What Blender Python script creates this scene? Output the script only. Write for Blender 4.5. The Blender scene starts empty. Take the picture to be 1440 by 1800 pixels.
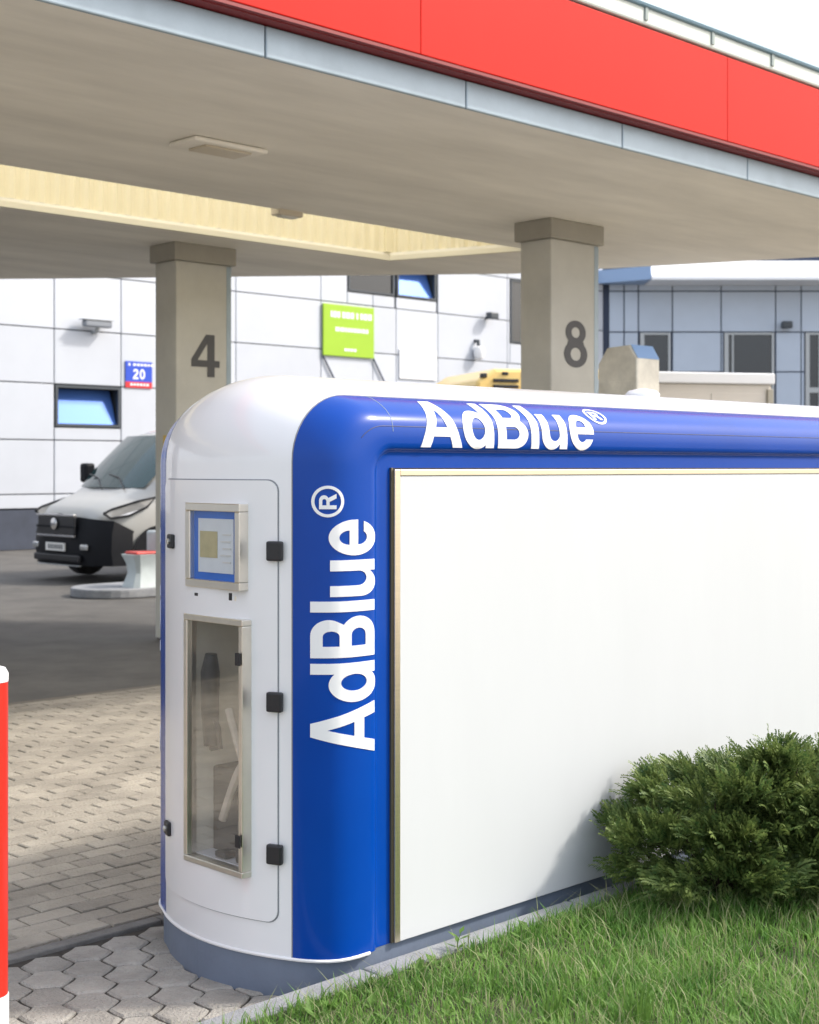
import bpy, bmesh, math, random
import numpy as np
from mathutils import Vector, Matrix
random.seed(7); rng = np.random.default_rng(7)
R = math.radians
sc = bpy.context.scene
C = sc.collection

# ------------------------------------------------------------------ camera
cam = bpy.data.cameras.new('camera'); cam_o = bpy.data.objects.new('camera', cam); C.objects.link(cam_o)
cam_o.location = (0, 0, 1.65); cam_o.rotation_euler = (R(90), 0, 0)
cam.sensor_fit = 'HORIZONTAL'; cam.sensor_width = 36; cam.lens = 63
cam.shift_y = -78 / 1440; cam.clip_start = 0.05; cam.clip_end = 1500
cam.dof.use_dof = True; cam.dof.focus_distance = 4.9; cam.dof.aperture_fstop = 6.3
sc.camera = cam_o
# ------------------------------------------------------------------ frame of the place: d = along the dispenser, e = across it
TH = R(90 - 45.7)
def W(u, v, z=0):
    return Vector((math.cos(TH) * u - math.sin(TH) * v, math.sin(TH) * u + math.cos(TH) * v, z))
# ------------------------------------------------------------------ sky and sun
SUN = W(0.95, -0.74, 1.05)
wd = bpy.data.worlds.new('World'); sc.world = wd; wd.use_nodes = True
nt = wd.node_tree; bg = nt.nodes['Background']
sky = nt.nodes.new('ShaderNodeTexSky'); sky.sky_type = 'NISHITA'; sky.sun_disc = False
sky.sun_elevation = math.asin(SUN.normalized().z); sky.sun_rotation = math.atan2(SUN.x, SUN.y)
sky.dust_density = 5.0; sky.ozone_density = 1.0; sky.air_density = 1.0
hz = nt.nodes.new('ShaderNodeMix'); hz.data_type = 'RGBA'; hz.inputs[0].default_value = .5; hz.inputs[7].default_value = (6.5, 6.8, 7.4, 1)   # thin bright cloud veil over the whole sky
nt.links.new(sky.outputs[0], hz.inputs[6]); nt.links.new(hz.outputs[2], bg.inputs[0]); bg.inputs[1].default_value = 0.15
sl = bpy.data.lights.new('sun', 'SUN'); sl.energy = 2.0; sl.angle = R(5); sl.color = (1, .94, .86)
so = bpy.data.objects.new('sun', sl); C.objects.link(so); so.rotation_euler = SUN.to_track_quat('Z', 'Y').to_euler(); so.location = SUN * 30
sc.view_settings.view_transform = 'Standard'; sc.view_settings.look = 'None'
sc.view_settings.exposure = 0.92; sc.view_settings.gamma = 1

# ------------------------------------------------------------------ materials
def mat(name, col, rough=.5, metal=0, var=0., scale=6., bump=0., bscale=60., coat=0., rnd=0., stretch=None, spec=None, island=0., world=False):
    m = bpy.data.materials.new(name); m.use_nodes = True
    n = m.node_tree.nodes; l = m.node_tree.links; b = n['Principled BSDF']
    b.inputs['Roughness'].default_value = rough; b.inputs['Metallic'].default_value = metal
    b.inputs['Coat Weight'].default_value = coat; b.inputs['Coat Roughness'].default_value = .06
    if spec is not None: b.inputs['Specular IOR Level'].default_value = spec
    tc = n.new('ShaderNodeTexCoord'); src = tc.outputs['Object']
    if world: src = n.new('ShaderNodeNewGeometry').outputs['Position']
    if stretch:
        mp = n.new('ShaderNodeMapping'); mp.inputs['Scale'].default_value = stretch; l.new(src, mp.inputs[0]); src = mp.outputs[0]
    rgb = n.new('ShaderNodeRGB'); rgb.outputs[0].default_value = (*col, 1); out = rgb.outputs[0]
    hs = None
    if var or rnd or island:
        hs = n.new('ShaderNodeHueSaturation'); l.new(out, hs.inputs['Color']); out = hs.outputs[0]
        add = None
        if var:
            t = n.new('ShaderNodeTexNoise'); t.inputs['Scale'].default_value = scale; t.inputs['Detail'].default_value = 8; t.inputs['Roughness'].default_value = .65
            l.new(src, t.inputs['Vector'])
            mr = n.new('ShaderNodeMapRange'); mr.inputs[1].default_value = .25; mr.inputs[2].default_value = .75
            mr.inputs[3].default_value = 1 - var; mr.inputs[4].default_value = 1 + var; l.new(t.outputs[0], mr.inputs[0]); add = mr.outputs[0]
        for amt, node, sock in ((rnd, 'ShaderNodeObjectInfo', 'Random'), (island, 'ShaderNodeNewGeometry', 'Random Per Island')):
            if not amt: continue
            oi = n.new(node); mr2 = n.new('ShaderNodeMapRange'); mr2.inputs[3].default_value = 1 - amt; mr2.inputs[4].default_value = 1 + amt
            l.new(oi.outputs[sock], mr2.inputs[0])
            if add is None: add = mr2.outputs[0]
            else:
                mu = n.new('ShaderNodeMath'); mu.operation = 'MULTIPLY'; l.new(add, mu.inputs[0]); l.new(mr2.outputs[0], mu.inputs[1]); add = mu.outputs[0]
        l.new(add, hs.inputs['Value'])
    l.new(out, b.inputs['Base Color'])
    if bump:
        t2 = n.new('ShaderNodeTexNoise'); t2.inputs['Scale'].default_value = bscale; t2.inputs['Detail'].default_value = 6
        l.new(src, t2.inputs['Vector']); bp = n.new('ShaderNodeBump'); bp.inputs['Strength'].default_value = bump; bp.inputs['Distance'].default_value = .02
        l.new(t2.outputs[0], bp.inputs['Height']); l.new(bp.outputs[0], b.inputs['Normal'])
    return m
def glassmat(name, tint, fac, rough=.02):
    m = bpy.data.materials.new(name); m.use_nodes = True; n = m.node_tree.nodes; l = m.node_tree.links
    n.remove(n['Principled BSDF']); o = n['Material Output']
    g = n.new('ShaderNodeBsdfGlossy'); g.inputs['Roughness'].default_value = rough; g.inputs['Color'].default_value = (.95, .95, .95, 1)
    t = n.new('ShaderNodeBsdfTransparent'); t.inputs[0].default_value = (*tint, 1)
    x = n.new('ShaderNodeMixShader'); x.inputs[0].default_value = fac
    l.new(t.outputs[0], x.inputs[1]); l.new(g.outputs[0], x.inputs[2]); l.new(x.outputs[0], o.inputs[0]); return m
def leafmat(name, col, col2, trans=.35, rough=.5, patch=6.):
    m = bpy.data.materials.new(name); m.use_nodes = True; n = m.node_tree.nodes; l = m.node_tree.links
    b = n['Principled BSDF']; o = n['Material Output']; b.inputs['Roughness'].default_value = rough; b.inputs['Specular IOR Level'].default_value = .3
    g = n.new('ShaderNodeNewGeometry'); r = n.new('ShaderNodeMix'); r.data_type = 'RGBA'
    r.inputs[6].default_value = (*col, 1); r.inputs[7].default_value = (*col2, 1); tn = n.new('ShaderNodeTexNoise'); tn.inputs['Scale'].default_value = patch; tn.inputs['Detail'].default_value = 3; l.new(g.outputs['Position'], tn.inputs['Vector'])
    mr = n.new('ShaderNodeMapRange'); mr.inputs[1].default_value = .35; mr.inputs[2].default_value = .65; l.new(tn.outputs[0], mr.inputs[0])
    av = n.new('ShaderNodeMix'); av.inputs[0].default_value = .5; l.new(g.outputs['Random Per Island'], av.inputs[2]); l.new(mr.outputs[0], av.inputs[3]); l.new(av.outputs[0], r.inputs[0])
    l.new(r.outputs[2], b.inputs['Base Color']); t = n.new('ShaderNodeBsdfTranslucent'); l.new(r.outputs[2], t.inputs[0])
    x = n.new('ShaderNodeMixShader'); x.inputs[0].default_value = trans; l.new(b.outputs[0], x.inputs[1]); l.new(t.outputs[0], x.inputs[2]); l.new(x.outputs[0], o.inputs[0]); return m

M = dict(
    white=mat('white_gloss_paint', (.80, .81, .82), .28, var=.02, scale=2.5, coat=.6),
    blue=mat('blue_gloss_paint', (.0002, .050, .32), .24, var=.06, scale=3, coat=.16, spec=.2),
    letter=mat('white_vinyl', (.82, .82, .82), .35),
    panel=mat('white_board', (.555, .575, .59), .45, var=.025, scale=2.2, stretch=(1, 1, .25), bump=.015, bscale=5),
    alu=mat('anodised_aluminium', (.80, .70, .54), .3, 1, var=.08, scale=9, stretch=(1, 1, 12)),
    steel=mat('brushed_steel', (.62, .61, .58), .28, 1, var=.1, scale=10),
    steelw=mat('satin_steel_frame', (.72, .69, .63), .32, 1, var=.08, scale=9),
    plinth=mat('grey_plinth_paint', (.15, .185, .25), .5, var=.12, scale=5, bump=.05),
    bronze=mat('dark_bronze_edge', (.16, .14, .09), .45, .5),
    navy=mat('navy_crease', (.001, .012, .08), .5),
    seam=mat('door_gasket_grey', (.22, .23, .25), .6),
    black=mat('black_plastic', (.012, .013, .016), .4),
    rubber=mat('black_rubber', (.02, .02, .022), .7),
    dispblue=mat('screen_surround_blue', (.02, .15, .55), .3, var=.08, scale=10),
    paper=mat('notice_paper', (.75, .75, .70), .6, var=.04, scale=20),
    tan=mat('screen_tan', (.52, .43, .20), .4, var=.12, scale=25),
    inner=mat('compartment_grey', (.74, .70, .60), .5, var=.1, scale=6),
    hose=mat('pale_hose', (.55, .50, .42), .5),
    glass=glassmat('reflective_glass', (.96, .97, .98), .30),
    screen=glassmat('screen_glass', (.95, .97, 1), .06),
    hexp=mat('hex_paver_concrete', (.33, .315, .285), .85, var=.34, scale=5, bump=.6, bscale=90, rnd=.16, world=True),
    block=mat('block_paver_concrete', (.335, .305, .255), .85, var=.34, scale=2.2, bump=.6, bscale=80, rnd=.14, island=.1, world=True),
    beddark=mat('dark_jointing_soil', (.05, .045, .038), .95, var=.4, scale=30),
    bed=mat('jointing_sand', (.15, .135, .11), .95, var=.3, scale=30),
    asphalt=mat('forecourt_asphalt', (.10, .095, .087), .82, var=.35, scale=1.6, bump=.4, bscale=150),
    ground=mat('distant_paving', (.33, .29, .23), .9, var=.2, scale=2.5, bump=.4, bscale=60),
    kerb=mat('kerb_concrete', (.25, .26, .275), .85, var=.2, scale=12, bump=.4, bscale=120, rnd=.06),
    edging=mat('dark_edging_concrete', (.17, .165, .155), .9, var=.25, scale=12, bump=.4, bscale=90),
    soil=mat('soil', (.05, .055, .025), .95, var=.5, scale=14, bump=1, bscale=40),
    soffit=mat('soffit_render', (.87, .84, .76), .75, var=.16, scale=.8, stretch=(.5, 2.2, 1), bump=.06, bscale=8),
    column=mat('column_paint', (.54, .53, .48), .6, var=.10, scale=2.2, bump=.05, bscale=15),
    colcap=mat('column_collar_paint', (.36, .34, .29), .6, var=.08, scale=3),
    number=mat('number_paint', (.085, .085, .09), .6, var=.1, scale=12),
    red=mat('red_fascia', (.56, .014, .007), .5, var=.10, scale=2.0, stretch=(1, 1, .2), spec=.15, rnd=.03),
    redshade=mat('red_underside_shade', (.22, .018, .02), .5),  # shade under the red box put into a darker red
    trim=mat('pale_metal_trim', (.34, .42, .48), .45, .2, var=.10, scale=4, rnd=.07),
    gutter=mat('gutter_metal', (.52, .56, .52), .5, .1, var=.08, scale=3),
    gutterd=mat('gutter_bracket_grey', (.24, .29, .28), .6),
    gutterlip=mat('gutter_lip', (.16, .27, .34), .45),
    cream=mat('cream_corrugated_sheet', (.86, .79, .58), .55, var=.04, scale=3),
    clad=mat('pale_cladding', (.51, .54, .59), .45, var=.05, scale=.8, rnd=.04),
    cladr=mat('shaded_cladding', (.46, .53, .63), .4, var=.06, scale=.8, rnd=.05),  # right wing's bluish shade put into the cladding colour
    joint=mat('dark_joint', (.035, .05, .09), .7),
    plinthd=mat('dark_building_plinth', (.045, .055, .08), .7, var=.2, scale=3),
    wframe=mat('window_frame_dark', (.05, .06, .07), .45),
    wframeg=mat('window_frame_grey', (.40, .42, .43), .4, .3),
    pane=mat('dark_window_glass', (.012, .016, .022), .06, 0, spec=.8),
    paneb=mat('painted_sky_glass', (.10, .22, .62), .12, .35),  # blue sky reflection put into the base colour
    roofw=mat('white_roof_edge', (.82, .83, .85), .4),
    vanp=mat('silver_van_paint', (.42, .42, .40), .35, .2, var=.03, scale=3, coat=.5),
    vanblk=mat('van_black_plastic', (.008, .009, .012), .6, spec=.2, var=.15, scale=8),
    vanglass=mat('van_glass', (.012, .045, .048), .05, 0, spec=.75),
    chrome=mat('chrome', (.7, .7, .7), .18, 1),
    lens=mat('headlight_lens', (.55, .56, .56), .12, .6),
    plate=mat('number_plate', (.75, .75, .72), .5),
    redp=mat('red_paint', (.55, .02, .008), .4, var=.05, scale=8, coat=.2),
    whitep=mat('white_paint', (.72, .74, .76), .5, var=.05, scale=8),
    bucket=mat('washer_stand_grey', (.50, .56, .57), .45, var=.08, scale=8),
    yellow=mat('yellow_truck_paint', (.85, .60, .20), .4, var=.05, scale=3, coat=.3),
    beige=mat('beige_sheet_metal', (.70, .65, .58), .55, var=.05, scale=2),
    galv=mat('galvanised_steel', (.68, .65, .56), .5, .1, var=.3, scale=4, bump=.05, bscale=10),
    green=mat('lime_sign', (.30, .50, .015), .5, var=.04, scale=3),
    signblue=mat('sign_blue', (.01, .06, .50), .5), signred=mat('sign_red', (.6, .02, .03), .5),
    wood=mat('bush_wood', (.07, .05, .035), .9, var=.3, scale=20, bump=.4),
    grass=leafmat('grass_blades', (.05, .165, .022), (.27, .46, .11), .45),
    drygrass=leafmat('dry_grass', (.26, .30, .13), (.42, .42, .24), .4),
    yew=leafmat('yew_needles', (.032, .09, .026), (.25, .31, .09), .30, .5, 16),
    weed=leafmat('weed_leaf', (.10, .20, .04), (.16, .28, .06), .4),
    lampglass=mat('lamp_diffuser', (.62, .55, .43), .4),
    lid=leafmat('added_lid_sheet', (.95, .92, .80), (.95, .92, .80), .95),
    ystick=mat('yellow_label', (.65, .45, .08), .5, var=.2, scale=40),
)

# ------------------------------------------------------------------ mesh helpers
class MB:
    def __init__(s): s.v = []; s.f = []
    def add(s, vs, fs):
        o = len(s.v); s.v += [tuple(p) for p in vs]; s.f += [tuple(i + o for i in f) for f in fs]; return s
    def box(s, x0, x1, y0, y1, z0, z1):
        return s.add([(x0,y0,z0),(x1,y0,z0),(x1,y1,z0),(x0,y1,z0),(x0,y0,z1),(x1,y0,z1),(x1,y1,z1),(x0,y1,z1)],
                     [(3,2,1,0),(4,5,6,7),(0,1,5,4),(1,2,6,5),(2,3,7,6),(3,0,4,7)])
    def loft(s, rings, cap=True, closed=True):
        n = len(rings[0]); vs = [p for r in rings for p in r]; fs = []
        for i in range(len(rings) - 1):
            for j in range(n if closed else n - 1):
                k = (j + 1) % n; fs.append((i*n+j, i*n+k, (i+1)*n+k, (i+1)*n+j))
        if cap: fs += [tuple(range(n))[::-1], tuple((len(rings)-1)*n + j for j in range(n))]
        return s.add(vs, fs)
    def prism(s, poly, z0, z1, plane='xy'):
        f = {'xy': lambda a, b, c: (a, b, c), 'xz': lambda a, b, c: (a, c, b), 'yz': lambda a, b, c: (c, a, b)}[plane]
        return s.loft([[f(a, b, z0) for a, b in poly], [f(a, b, z1) for a, b in poly]])
    def tube(s, pts, r, n=10, cap=True):
        pts = [Vector(p) for p in pts]; rr = r if isinstance(r, (list, tuple)) else [r] * len(pts); rings = []
        for i, p in enumerate(pts):
            t = (pts[min(i+1, len(pts)-1)] - pts[max(i-1, 0)]).normalized()
            a = t.orthogonal().normalized() if i == 0 else (rings_n - t * rings_n.dot(t)).normalized()
            rings_n = a; b = t.cross(a)
            rings.append([p + (a * math.cos(2*math.pi*k/n) + b * math.sin(2*math.pi*k/n)) * rr[i] for k in range(n)])
        return s.loft(rings, cap)
    def lathe(s, prof, n=24, cx=0, cy=0):
        return s.loft([[(cx + r*math.cos(2*math.pi*k/n), cy + r*math.sin(2*math.pi*k/n), z) for k in range(n)] for r, z in prof])
    def mesh(s, name, m, smooth=False):
        me = bpy.data.meshes.new(name); me.from_pydata(s.v, [], s.f); me.validate()
        bm = bmesh.new(); bm.from_mesh(me); bmesh.ops.recalc_face_normals(bm, faces=bm.faces); bm.to_mesh(me); bm.free()
        if m is not None: me.materials.append(M[m] if isinstance(m, str) else m)
        if smooth:
            me.polygons.foreach_set('use_smooth', [True] * len(me.polygons))
            try: me.set_sharp_from_angle(angle=R(smooth if smooth > 1 else 40))
            except Exception: pass
        return me
    def build(s, name, m, parent=None, bevel=0, smooth=False, tf=None):
        if tf is not None: s.v = [tuple(tf @ Vector(p)) for p in s.v]
        return link(name, s.mesh(name, m, smooth), parent, bevel)
def link(name, me, parent=None, bevel=0):
    o = bpy.data.objects.new(name, me); C.objects.link(o); o.parent = parent
    if bevel:
        b = o.modifiers.new('bevel', 'BEVEL'); b.width = bevel; b.segments = 2; b.limit_method = 'ANGLE'; b.angle_limit = R(35)
    return o
def tag(o, label, cat, group=None):
    o['label'] = label; o['category'] = cat
    if group: o['group'] = group
    return o
def thing(name, label, cat, u, v, z=0, rot=None, group=None):
    o = bpy.data.objects.new(name, None); C.objects.link(o); o.empty_display_size = .1
    o.location = W(u, v, z); o.rotation_euler = (0, 0, TH if rot is None else rot)
    return tag(o, label, cat, group)
def structure(o): o['kind'] = 'structure'; return o
def bx(*a): return MB().box(*a)

# flat shapes with holes
def arc(cx, cy, rx, ry, a0, a1, n=14):
    return [(cx + rx*math.cos(R(a0 + (a1-a0)*i/n)), cy + ry*math.sin(R(a0 + (a1-a0)*i/n))) for i in range(n+1)]
def ell(cx, cy, rx, ry, n=28): return arc(cx, cy, rx, ry, 0, 360, n)[:-1]
GL = {
 'A': [[(0,0),(.37,1),(.63,1),(1,0),(.77,0),(.70,.20),(.30,.20),(.23,0)], [(.5,.77),(.36,.37),(.64,.37)]],
 'd': [[(.56,0),(.77,0),(.77,1),(.56,1)] + arc(.35,.365,.35,.385,53,307,26), ell(.385,.365,.165,.215)],
 'B': [[(0,0)] + arc(.46,.29,.34,.29,-90,58) + arc(.43,.75,.31,.25,-30,90) + [(0,1)],
       [(.22,.60)] + arc(.42,.715,.10,.115,-90,90,8) + [(.22,.83)], [(.22,.17)] + arc(.44,.295,.13,.125,-90,90,8) + [(.22,.42)]],
 'l': [[(0,0),(.21,0),(.21,1),(0,1)]],
 'u': [[(0,.73)] + arc(.27,.25,.27,.265,180,310) + [(.5,.1),(.5,0),(.71,0),(.71,.73),(.5,.73)] + arc(.355,.30,.145,.145,0,-180) + [(.21,.73)]],
 'e': [[(.70,.31),(.21,.31)] + arc(.355,.30,.145,.155,185,322,8) + arc(.35,.365,.35,.385,-25,-352,32), [(.21,.45)] + [(.49,.45)] + arc(.35,.455,.14,.15,4,176,10)],
 'o': [ell(0,0,.5,.5,36), ell(0,0,.405,.405,36)],
 'R': [[(0,0),(0,1)] + arc(.5,.72,.30,.28,90,-62) + [(.88,0),(.62,0),(.42,.40),(.22,.40),(.22,0)], [(.22,.58),(.22,.82)] + arc(.47,.70,.11,.12,90,-90,8)],
 '4': [[(.44,0),(.44,.23),(0,.23),(0,.40),(.40,1),(.64,1),(.64,.39),(.78,.39),(.78,.23),(.64,.23),(.64,0)], [(.44,.39),(.17,.39),(.44,.79)]],
 '8': [arc(.37,.745,.32,.255,-44,224,26) + arc(.37,.28,.37,.285,137,403,26), ell(.37,.745,.14,.115), ell(.37,.28,.17,.14)],
 '2': [[(0,0),(.72,0),(.72,.19),(.30,.19)] + [(.55,.40)] + arc(.37,.68,.34,.32,-20,172,16) + [(.24,.70)] + arc(.365,.68,.13,.14,165,-20,8) + [(.02,.20)]],
 '0': [ell(.36,.5,.36,.5), ell(.36,.5,.155,.33)],
}
def flat(loops, step=None):
    bm = bmesh.new(); es = []
    for lp in loops:
        vs = [bm.verts.new((x, y, 0)) for x, y in lp]
        es += [bm.edges.new((vs[i], vs[(i+1) % len(vs)])) for i in range(len(vs))]
    bmesh.ops.triangle_fill(bm, edges=es, use_beauty=True, use_dissolve=False)
    if step:
        for ax, st in enumerate(step):
            if not st: continue
            lo = min(v.co[ax] for v in bm.verts); hi = max(v.co[ax] for v in bm.verts); k = lo + st
            nn = Vector((1, 0, 0) if ax == 0 else (0, 1, 0))
            while k < hi - 1e-5:
                bmesh.ops.bisect_plane(bm, geom=bm.verts[:] + bm.edges[:] + bm.faces[:], plane_co=nn * k, plane_no=nn, dist=1e-6); k += st
    return bm
def wrap(name, loops, step, fn, m, parent, thick=.002, smooth=True, xf=None):
    """flat outline -> solid plate lying on the surface fn(x, y, offset)"""
    if xf: loops = [[xf(x, y) for x, y in lp] for lp in loops]
    bm = flat(loops, step); bm.verts.ensure_lookup_table(); n = len(bm.verts)
    vs = [fn(v.co.x, v.co.y, thick) for v in bm.verts] + [fn(v.co.x, v.co.y, -.001) for v in bm.verts]
    fs = [tuple(v.index for v in f.verts) for f in bm.faces]
    for e in bm.edges:
        if len(e.link_faces) == 1: a, b = e.verts[0].index, e.verts[1].index; fs.append((a, b, b + n, a + n))
    bm.free(); q = MB(); q.v = [tuple(p) for p in vs]; q.f = fs
    return q.build(name, m, parent, smooth=smooth and 30)

# ================================================================== THE SETTING
def sheet(name, pts, z, m):
    return structure(MB().add([W(a, b, z) for a, b in pts], [tuple(range(len(pts)))]).build(name, m))
sheet('ground', [(-250, -250), (350, -250), (350, 350), (-250, 350)], -.03, 'ground')
sheet('asphalt', [(-60, 9.2), (120, 9.2), (120, 90), (-60, 90)], -.012, 'asphalt')
def project(p): return 720 + 2520*p.x/p.y, 822 - 2520*(p.z-1.65)/p.y
def inview(p, m=30):
    if p.y < 1: return False
    x, y = project(p); return -m < x < 1440+m and -m < y < 1800+m
def pieces(parent, name, spots, me_list, m, limit=300):
    """spots: (u, v, rot); the nearest in view are single objects, the rest one mesh"""
    s = sorted(spots, key=lambda q: (not inview(W(q[0], q[1])), W(q[0], q[1]).length))
    rest = MB()
    for i, (u, v, r) in enumerate(s):
        me = me_list[i % len(me_list)]; dz = random.uniform(-.0025, .0025)
        tl = (random.uniform(-.006, .006), random.uniform(-.006, .006), r + random.uniform(-.012, .012))
        if i < limit:
            o = link(name, me, parent); o.location = (u, v, dz); o.rotation_euler = tl
        else:
            mx = Matrix.Translation((u, v, dz)) @ Matrix.Rotation(tl[2], 4, 'Z')
            rest.add([mx @ vv.co for vv in me.vertices], [tuple(p.vertices) for p in me.polygons])
    if rest.v: rest.build(name + '_field', m, parent)['kind'] = 'stuff'
# block-paved lane
lane = MB().box(-6, 16, 4.42, 9.2, -.03, -.009).build('lane', 'bed'); lane.rotation_euler = (0, 0, TH); structure(lane)
def paver(poly, h, ch, m, nm):
    cx = sum(p[0] for p in poly)/len(poly); cy = sum(p[1] for p in poly)/len(poly)
    sh = lambda k: [(cx+(x-cx)*k, cy+(y-cy)*k) for x, y in poly]
    r = max(math.hypot(x-cx, y-cy) for x, y in poly); k = 1 - ch/r
    q = MB(); n = len(poly)
    q.loft([[(x, y, -h) for x, y in poly], [(x, y, -ch*.7) for x, y in poly], [(x, y, 0) for x, y in sh(k)]]); q.f.remove(tuple(range(n))[::-1])
    return q.mesh(nm, m)
bw, bl = .105, .21
blk = [paver([(-bl/2+g, -bw/2+g), (bl/2-g, -bw/2+g), (bl/2-g, bw/2-g), (-bl/2+g, bw/2-g)], .02, .006, 'block', 'block') for g in (.003, .004, .005)]
spots = []
for j in range(44):
    v = 4.50 + bw*j
    for i in range(-8, 58):
        spots.append((i*bl + (j % 2)*bl/2 - .2, v + random.uniform(-.002, .002), random.choice((0, math.pi))))
pieces(lane, 'block', spots, blk, 'block')
# edge course between lane and hexagon pavers
edge = thing('edging_strip', 'narrow dark concrete edging strip between lane and hexagonal pavers', 'edging', 0, 0)
for i in range(16):
    bx(-3 + i*1.0 + .004, -3 + (i+1)*1.0 - .004, 4.36, 4.415, -.03, .006).build('edging_stone', 'edging', edge, bevel=.005)
# hexagon pavers
pav = MB().box(-2, 12, 3.30, 4.358, -.03, -.010).build('pavement', 'beddark'); pav.rotation_euler = (0, 0, TH); structure(pav)
hr = .088
def hexpoly(r, wob):
    p = []
    for k in range(6):
        for f in (0, .33, .67):
            a0, a1 = R(60*k+30), R(60*(k+1)+30)
            x = r*(math.cos(a0)*(1-f)+math.cos(a1)*f); y = r*(math.sin(a0)*(1-f)+math.sin(a1)*f)
            s = 1 + wob*(0 if f == 0 else (1 if k % 2 == 0 else -1))
            p.append((x*s, y*s))
    return p
hexm = [paver(hexpoly(hr - g, .045), .025, .009, 'hexp', 'hex_paver') for g in (.0035, .005, .0065)]
spots = []
for j in range(10):
    for i in range(-5, 26):
        u = i*hr*math.sqrt(3) + (j % 2)*hr*math.sqrt(3)/2 - .35; v = 3.30 + hr*.4 + j*hr*1.5
        if v < 4.325: spots.append((u, v, 0))
pieces(pav, 'hex_paver', spots, hexm, 'hexp')
# kerb and lawn
kerb = structure(MB().box(-4, 12, 3.225, 3.275, -.03, .05).build('kerb', 'kerb')); kerb.rotation_euler = (0, 0, TH)
for i in range(15):
    bx(-4 + i + .003, -4 + i + .997, 3.205, 3.29, -.02, .098).build('kerb_stone', 'kerb', kerb, bevel=.010)
def lawn_z(u, v):
    return .086 + .035*min(1, max(0, (3.0-v)/1.5)) + .012*math.sin(u*3.1)*math.sin(v*2.7)*min(1, (3.2-v)*2)
gu, gv = np.linspace(-3, 12, 76), np.linspace(-2.5, 3.203, 36)
q = MB(); q.v = [tuple(W(a, b, lawn_z(a, b))) for a in gu for b in gv]
q.f = [(i*36+j, (i+1)*36+j, (i+1)*36+j+1, i*36+j+1) for i in range(75) for j in range(35)]
structure(q.build('lawn_soil', 'soil', smooth=True))

# ------------------------------------------------------------------ station building behind
BV, CU = 26.1, 33.5
bld = thing('station_building', 'pale panel-clad station building with windows behind the canopy', 'building', CU, BV)
def bl_(u0, u1, v0, v1, z0, z1): return bx(u0-CU, u1-CU, v0-BV, v1-BV, z0, z1)
bl_(0, CU, BV+.46, BV+9, 0, 8.4).build('wall', 'joint', bld)
bl_(0, CU, BV+.02, BV+.455, 0, .80).build('plinth', 'plinthd', bld)
US = [3.0, 4.6, 6.2, 7.8, 9.2, 10.6, 12.1, 13.7, 15.3, 16.9, 18.4, 19.95, 22.5, 24.2, 25.0, 26.5, 29.2, 31.0, 33.4]
ZS = [.82, 1.11, 2.215, 3.37, 4.50, 5.66, 6.82, 8.4]
holes = [(15.3, 16.9, 2.48, 3.37), (23.35, 24.95, 5.95, 6.82), (25.0, 26.45, 5.95, 6.82), (29.3, 31.0, 5.05, 6.82), (7.8, 9.2, 2.48, 3.37)]
def clad(u0, u1, z0, z1):
    for h in holes:
        a, b, c, d = max(u0, h[0]), min(u1, h[1]), max(z0, h[2]), min(z1, h[3])
        if b - a > .05 and d - c > .05:
            if a - u0 > .06: clad(u0, a, z0, z1)
            if u1 - b > .06: clad(b, u1, z0, z1)
            if c - z0 > .06: clad(a, b, z0, c)
            if z1 - d > .06: clad(a, b, d, z1)
            return
    g = .012
    bl_(u0+g, u1-g, BV, BV+.05, z0+g, z1-g).build('cladding_panel', 'clad', bld, bevel=.006)
for i in range(len(US)-1):
    for j in range(len(ZS)-1): clad(US[i], US[i+1], ZS[j], ZS[j+1])
for hi, (a, b, c, d) in enumerate(holes):
    q = MB()
    for r in ((a+.02, b-.02, d-.07, d-.02), (a+.02, b-.02, c+.02, c+.07), (a+.02, a+.08, c+.07, d-.07), (b-.08, b-.02, c+.07, d-.07)):
        q.box(r[0]-CU, r[1]-CU, -.02, .055, r[2], r[3])
    wn = q.build('window', 'wframe', bld)
    nq = MB()
    for t in ((a-.03, a+.019, c-.03, d+.03), (b-.019, b+.03, c-.03, d+.03), (a+.019, b-.019, c-.03, c+.019), (a+.019, b-.019, d-.019, d+.03)): nq.box(t[0]-CU, t[1]-CU, .056, .455, t[2], t[3])
    nq.build('reveal', 'wframe', wn)
    if hi in (0, 2, 4):                              # sash tipped inwards at the top
        A_, B_, y0, y1 = a+.085-CU, b-.085-CU, .06, .33; z0, z1 = c+.08, d-.08
        MB().add([(A_, y0, z0), (B_, y0, z0), (B_, y1, z1), (A_, y1, z1), (A_, y0+.04, z0), (B_, y0+.04, z0), (B_, y1+.04, z1), (A_, y1+.04, z1)],
                 [(0,1,2,3), (7,6,5,4), (0,4,5,1), (1,5,6,2), (2,6,7,3), (3,7,4,0)]).build('sash', 'paneb', wn)
    else:
        bl_(a+.08, b-.08, BV+.02, BV+.04, c+.07, d-.07).build('pane', 'pane', wn)
# right wing: faces the camera
RW = bld.matrix_basis.inverted()
P0 = W(CU, BV)
def rw(x0, x1, y0, y1, z0, z1):
    q = MB().box(x0, x1, P0.y+y0, P0.y+y1, z0, z1)
    mi = (Matrix.Translation(W(CU, BV)) @ Matrix.Rotation(TH, 4, 'Z')).inverted(); q.v = [tuple(mi @ Vector(p)) for p in q.v]; return q
rw(5.3, 24, .06, 8, 0, 8.0).build('wall', 'joint', bld)
XS = [5.85, 6.3, 6.72, 7.72, 9.15, 10.75, 11.5, 13.3, 14.8, 16.3, 17.8, 19.3, 20.8, 22.3, 24]
ZR = [.1, 1.11, 2.215, 3.37, 4.46, 5.63, 6.83, 7.4]
rholes = [(6.75, 7.68, 3.37, 5.63), (9.22, 10.72, 3.37, 5.63), (11.6, 13.2, .1, 5.63), (16.3, 17.8, 3.37, 5.63)]
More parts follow.
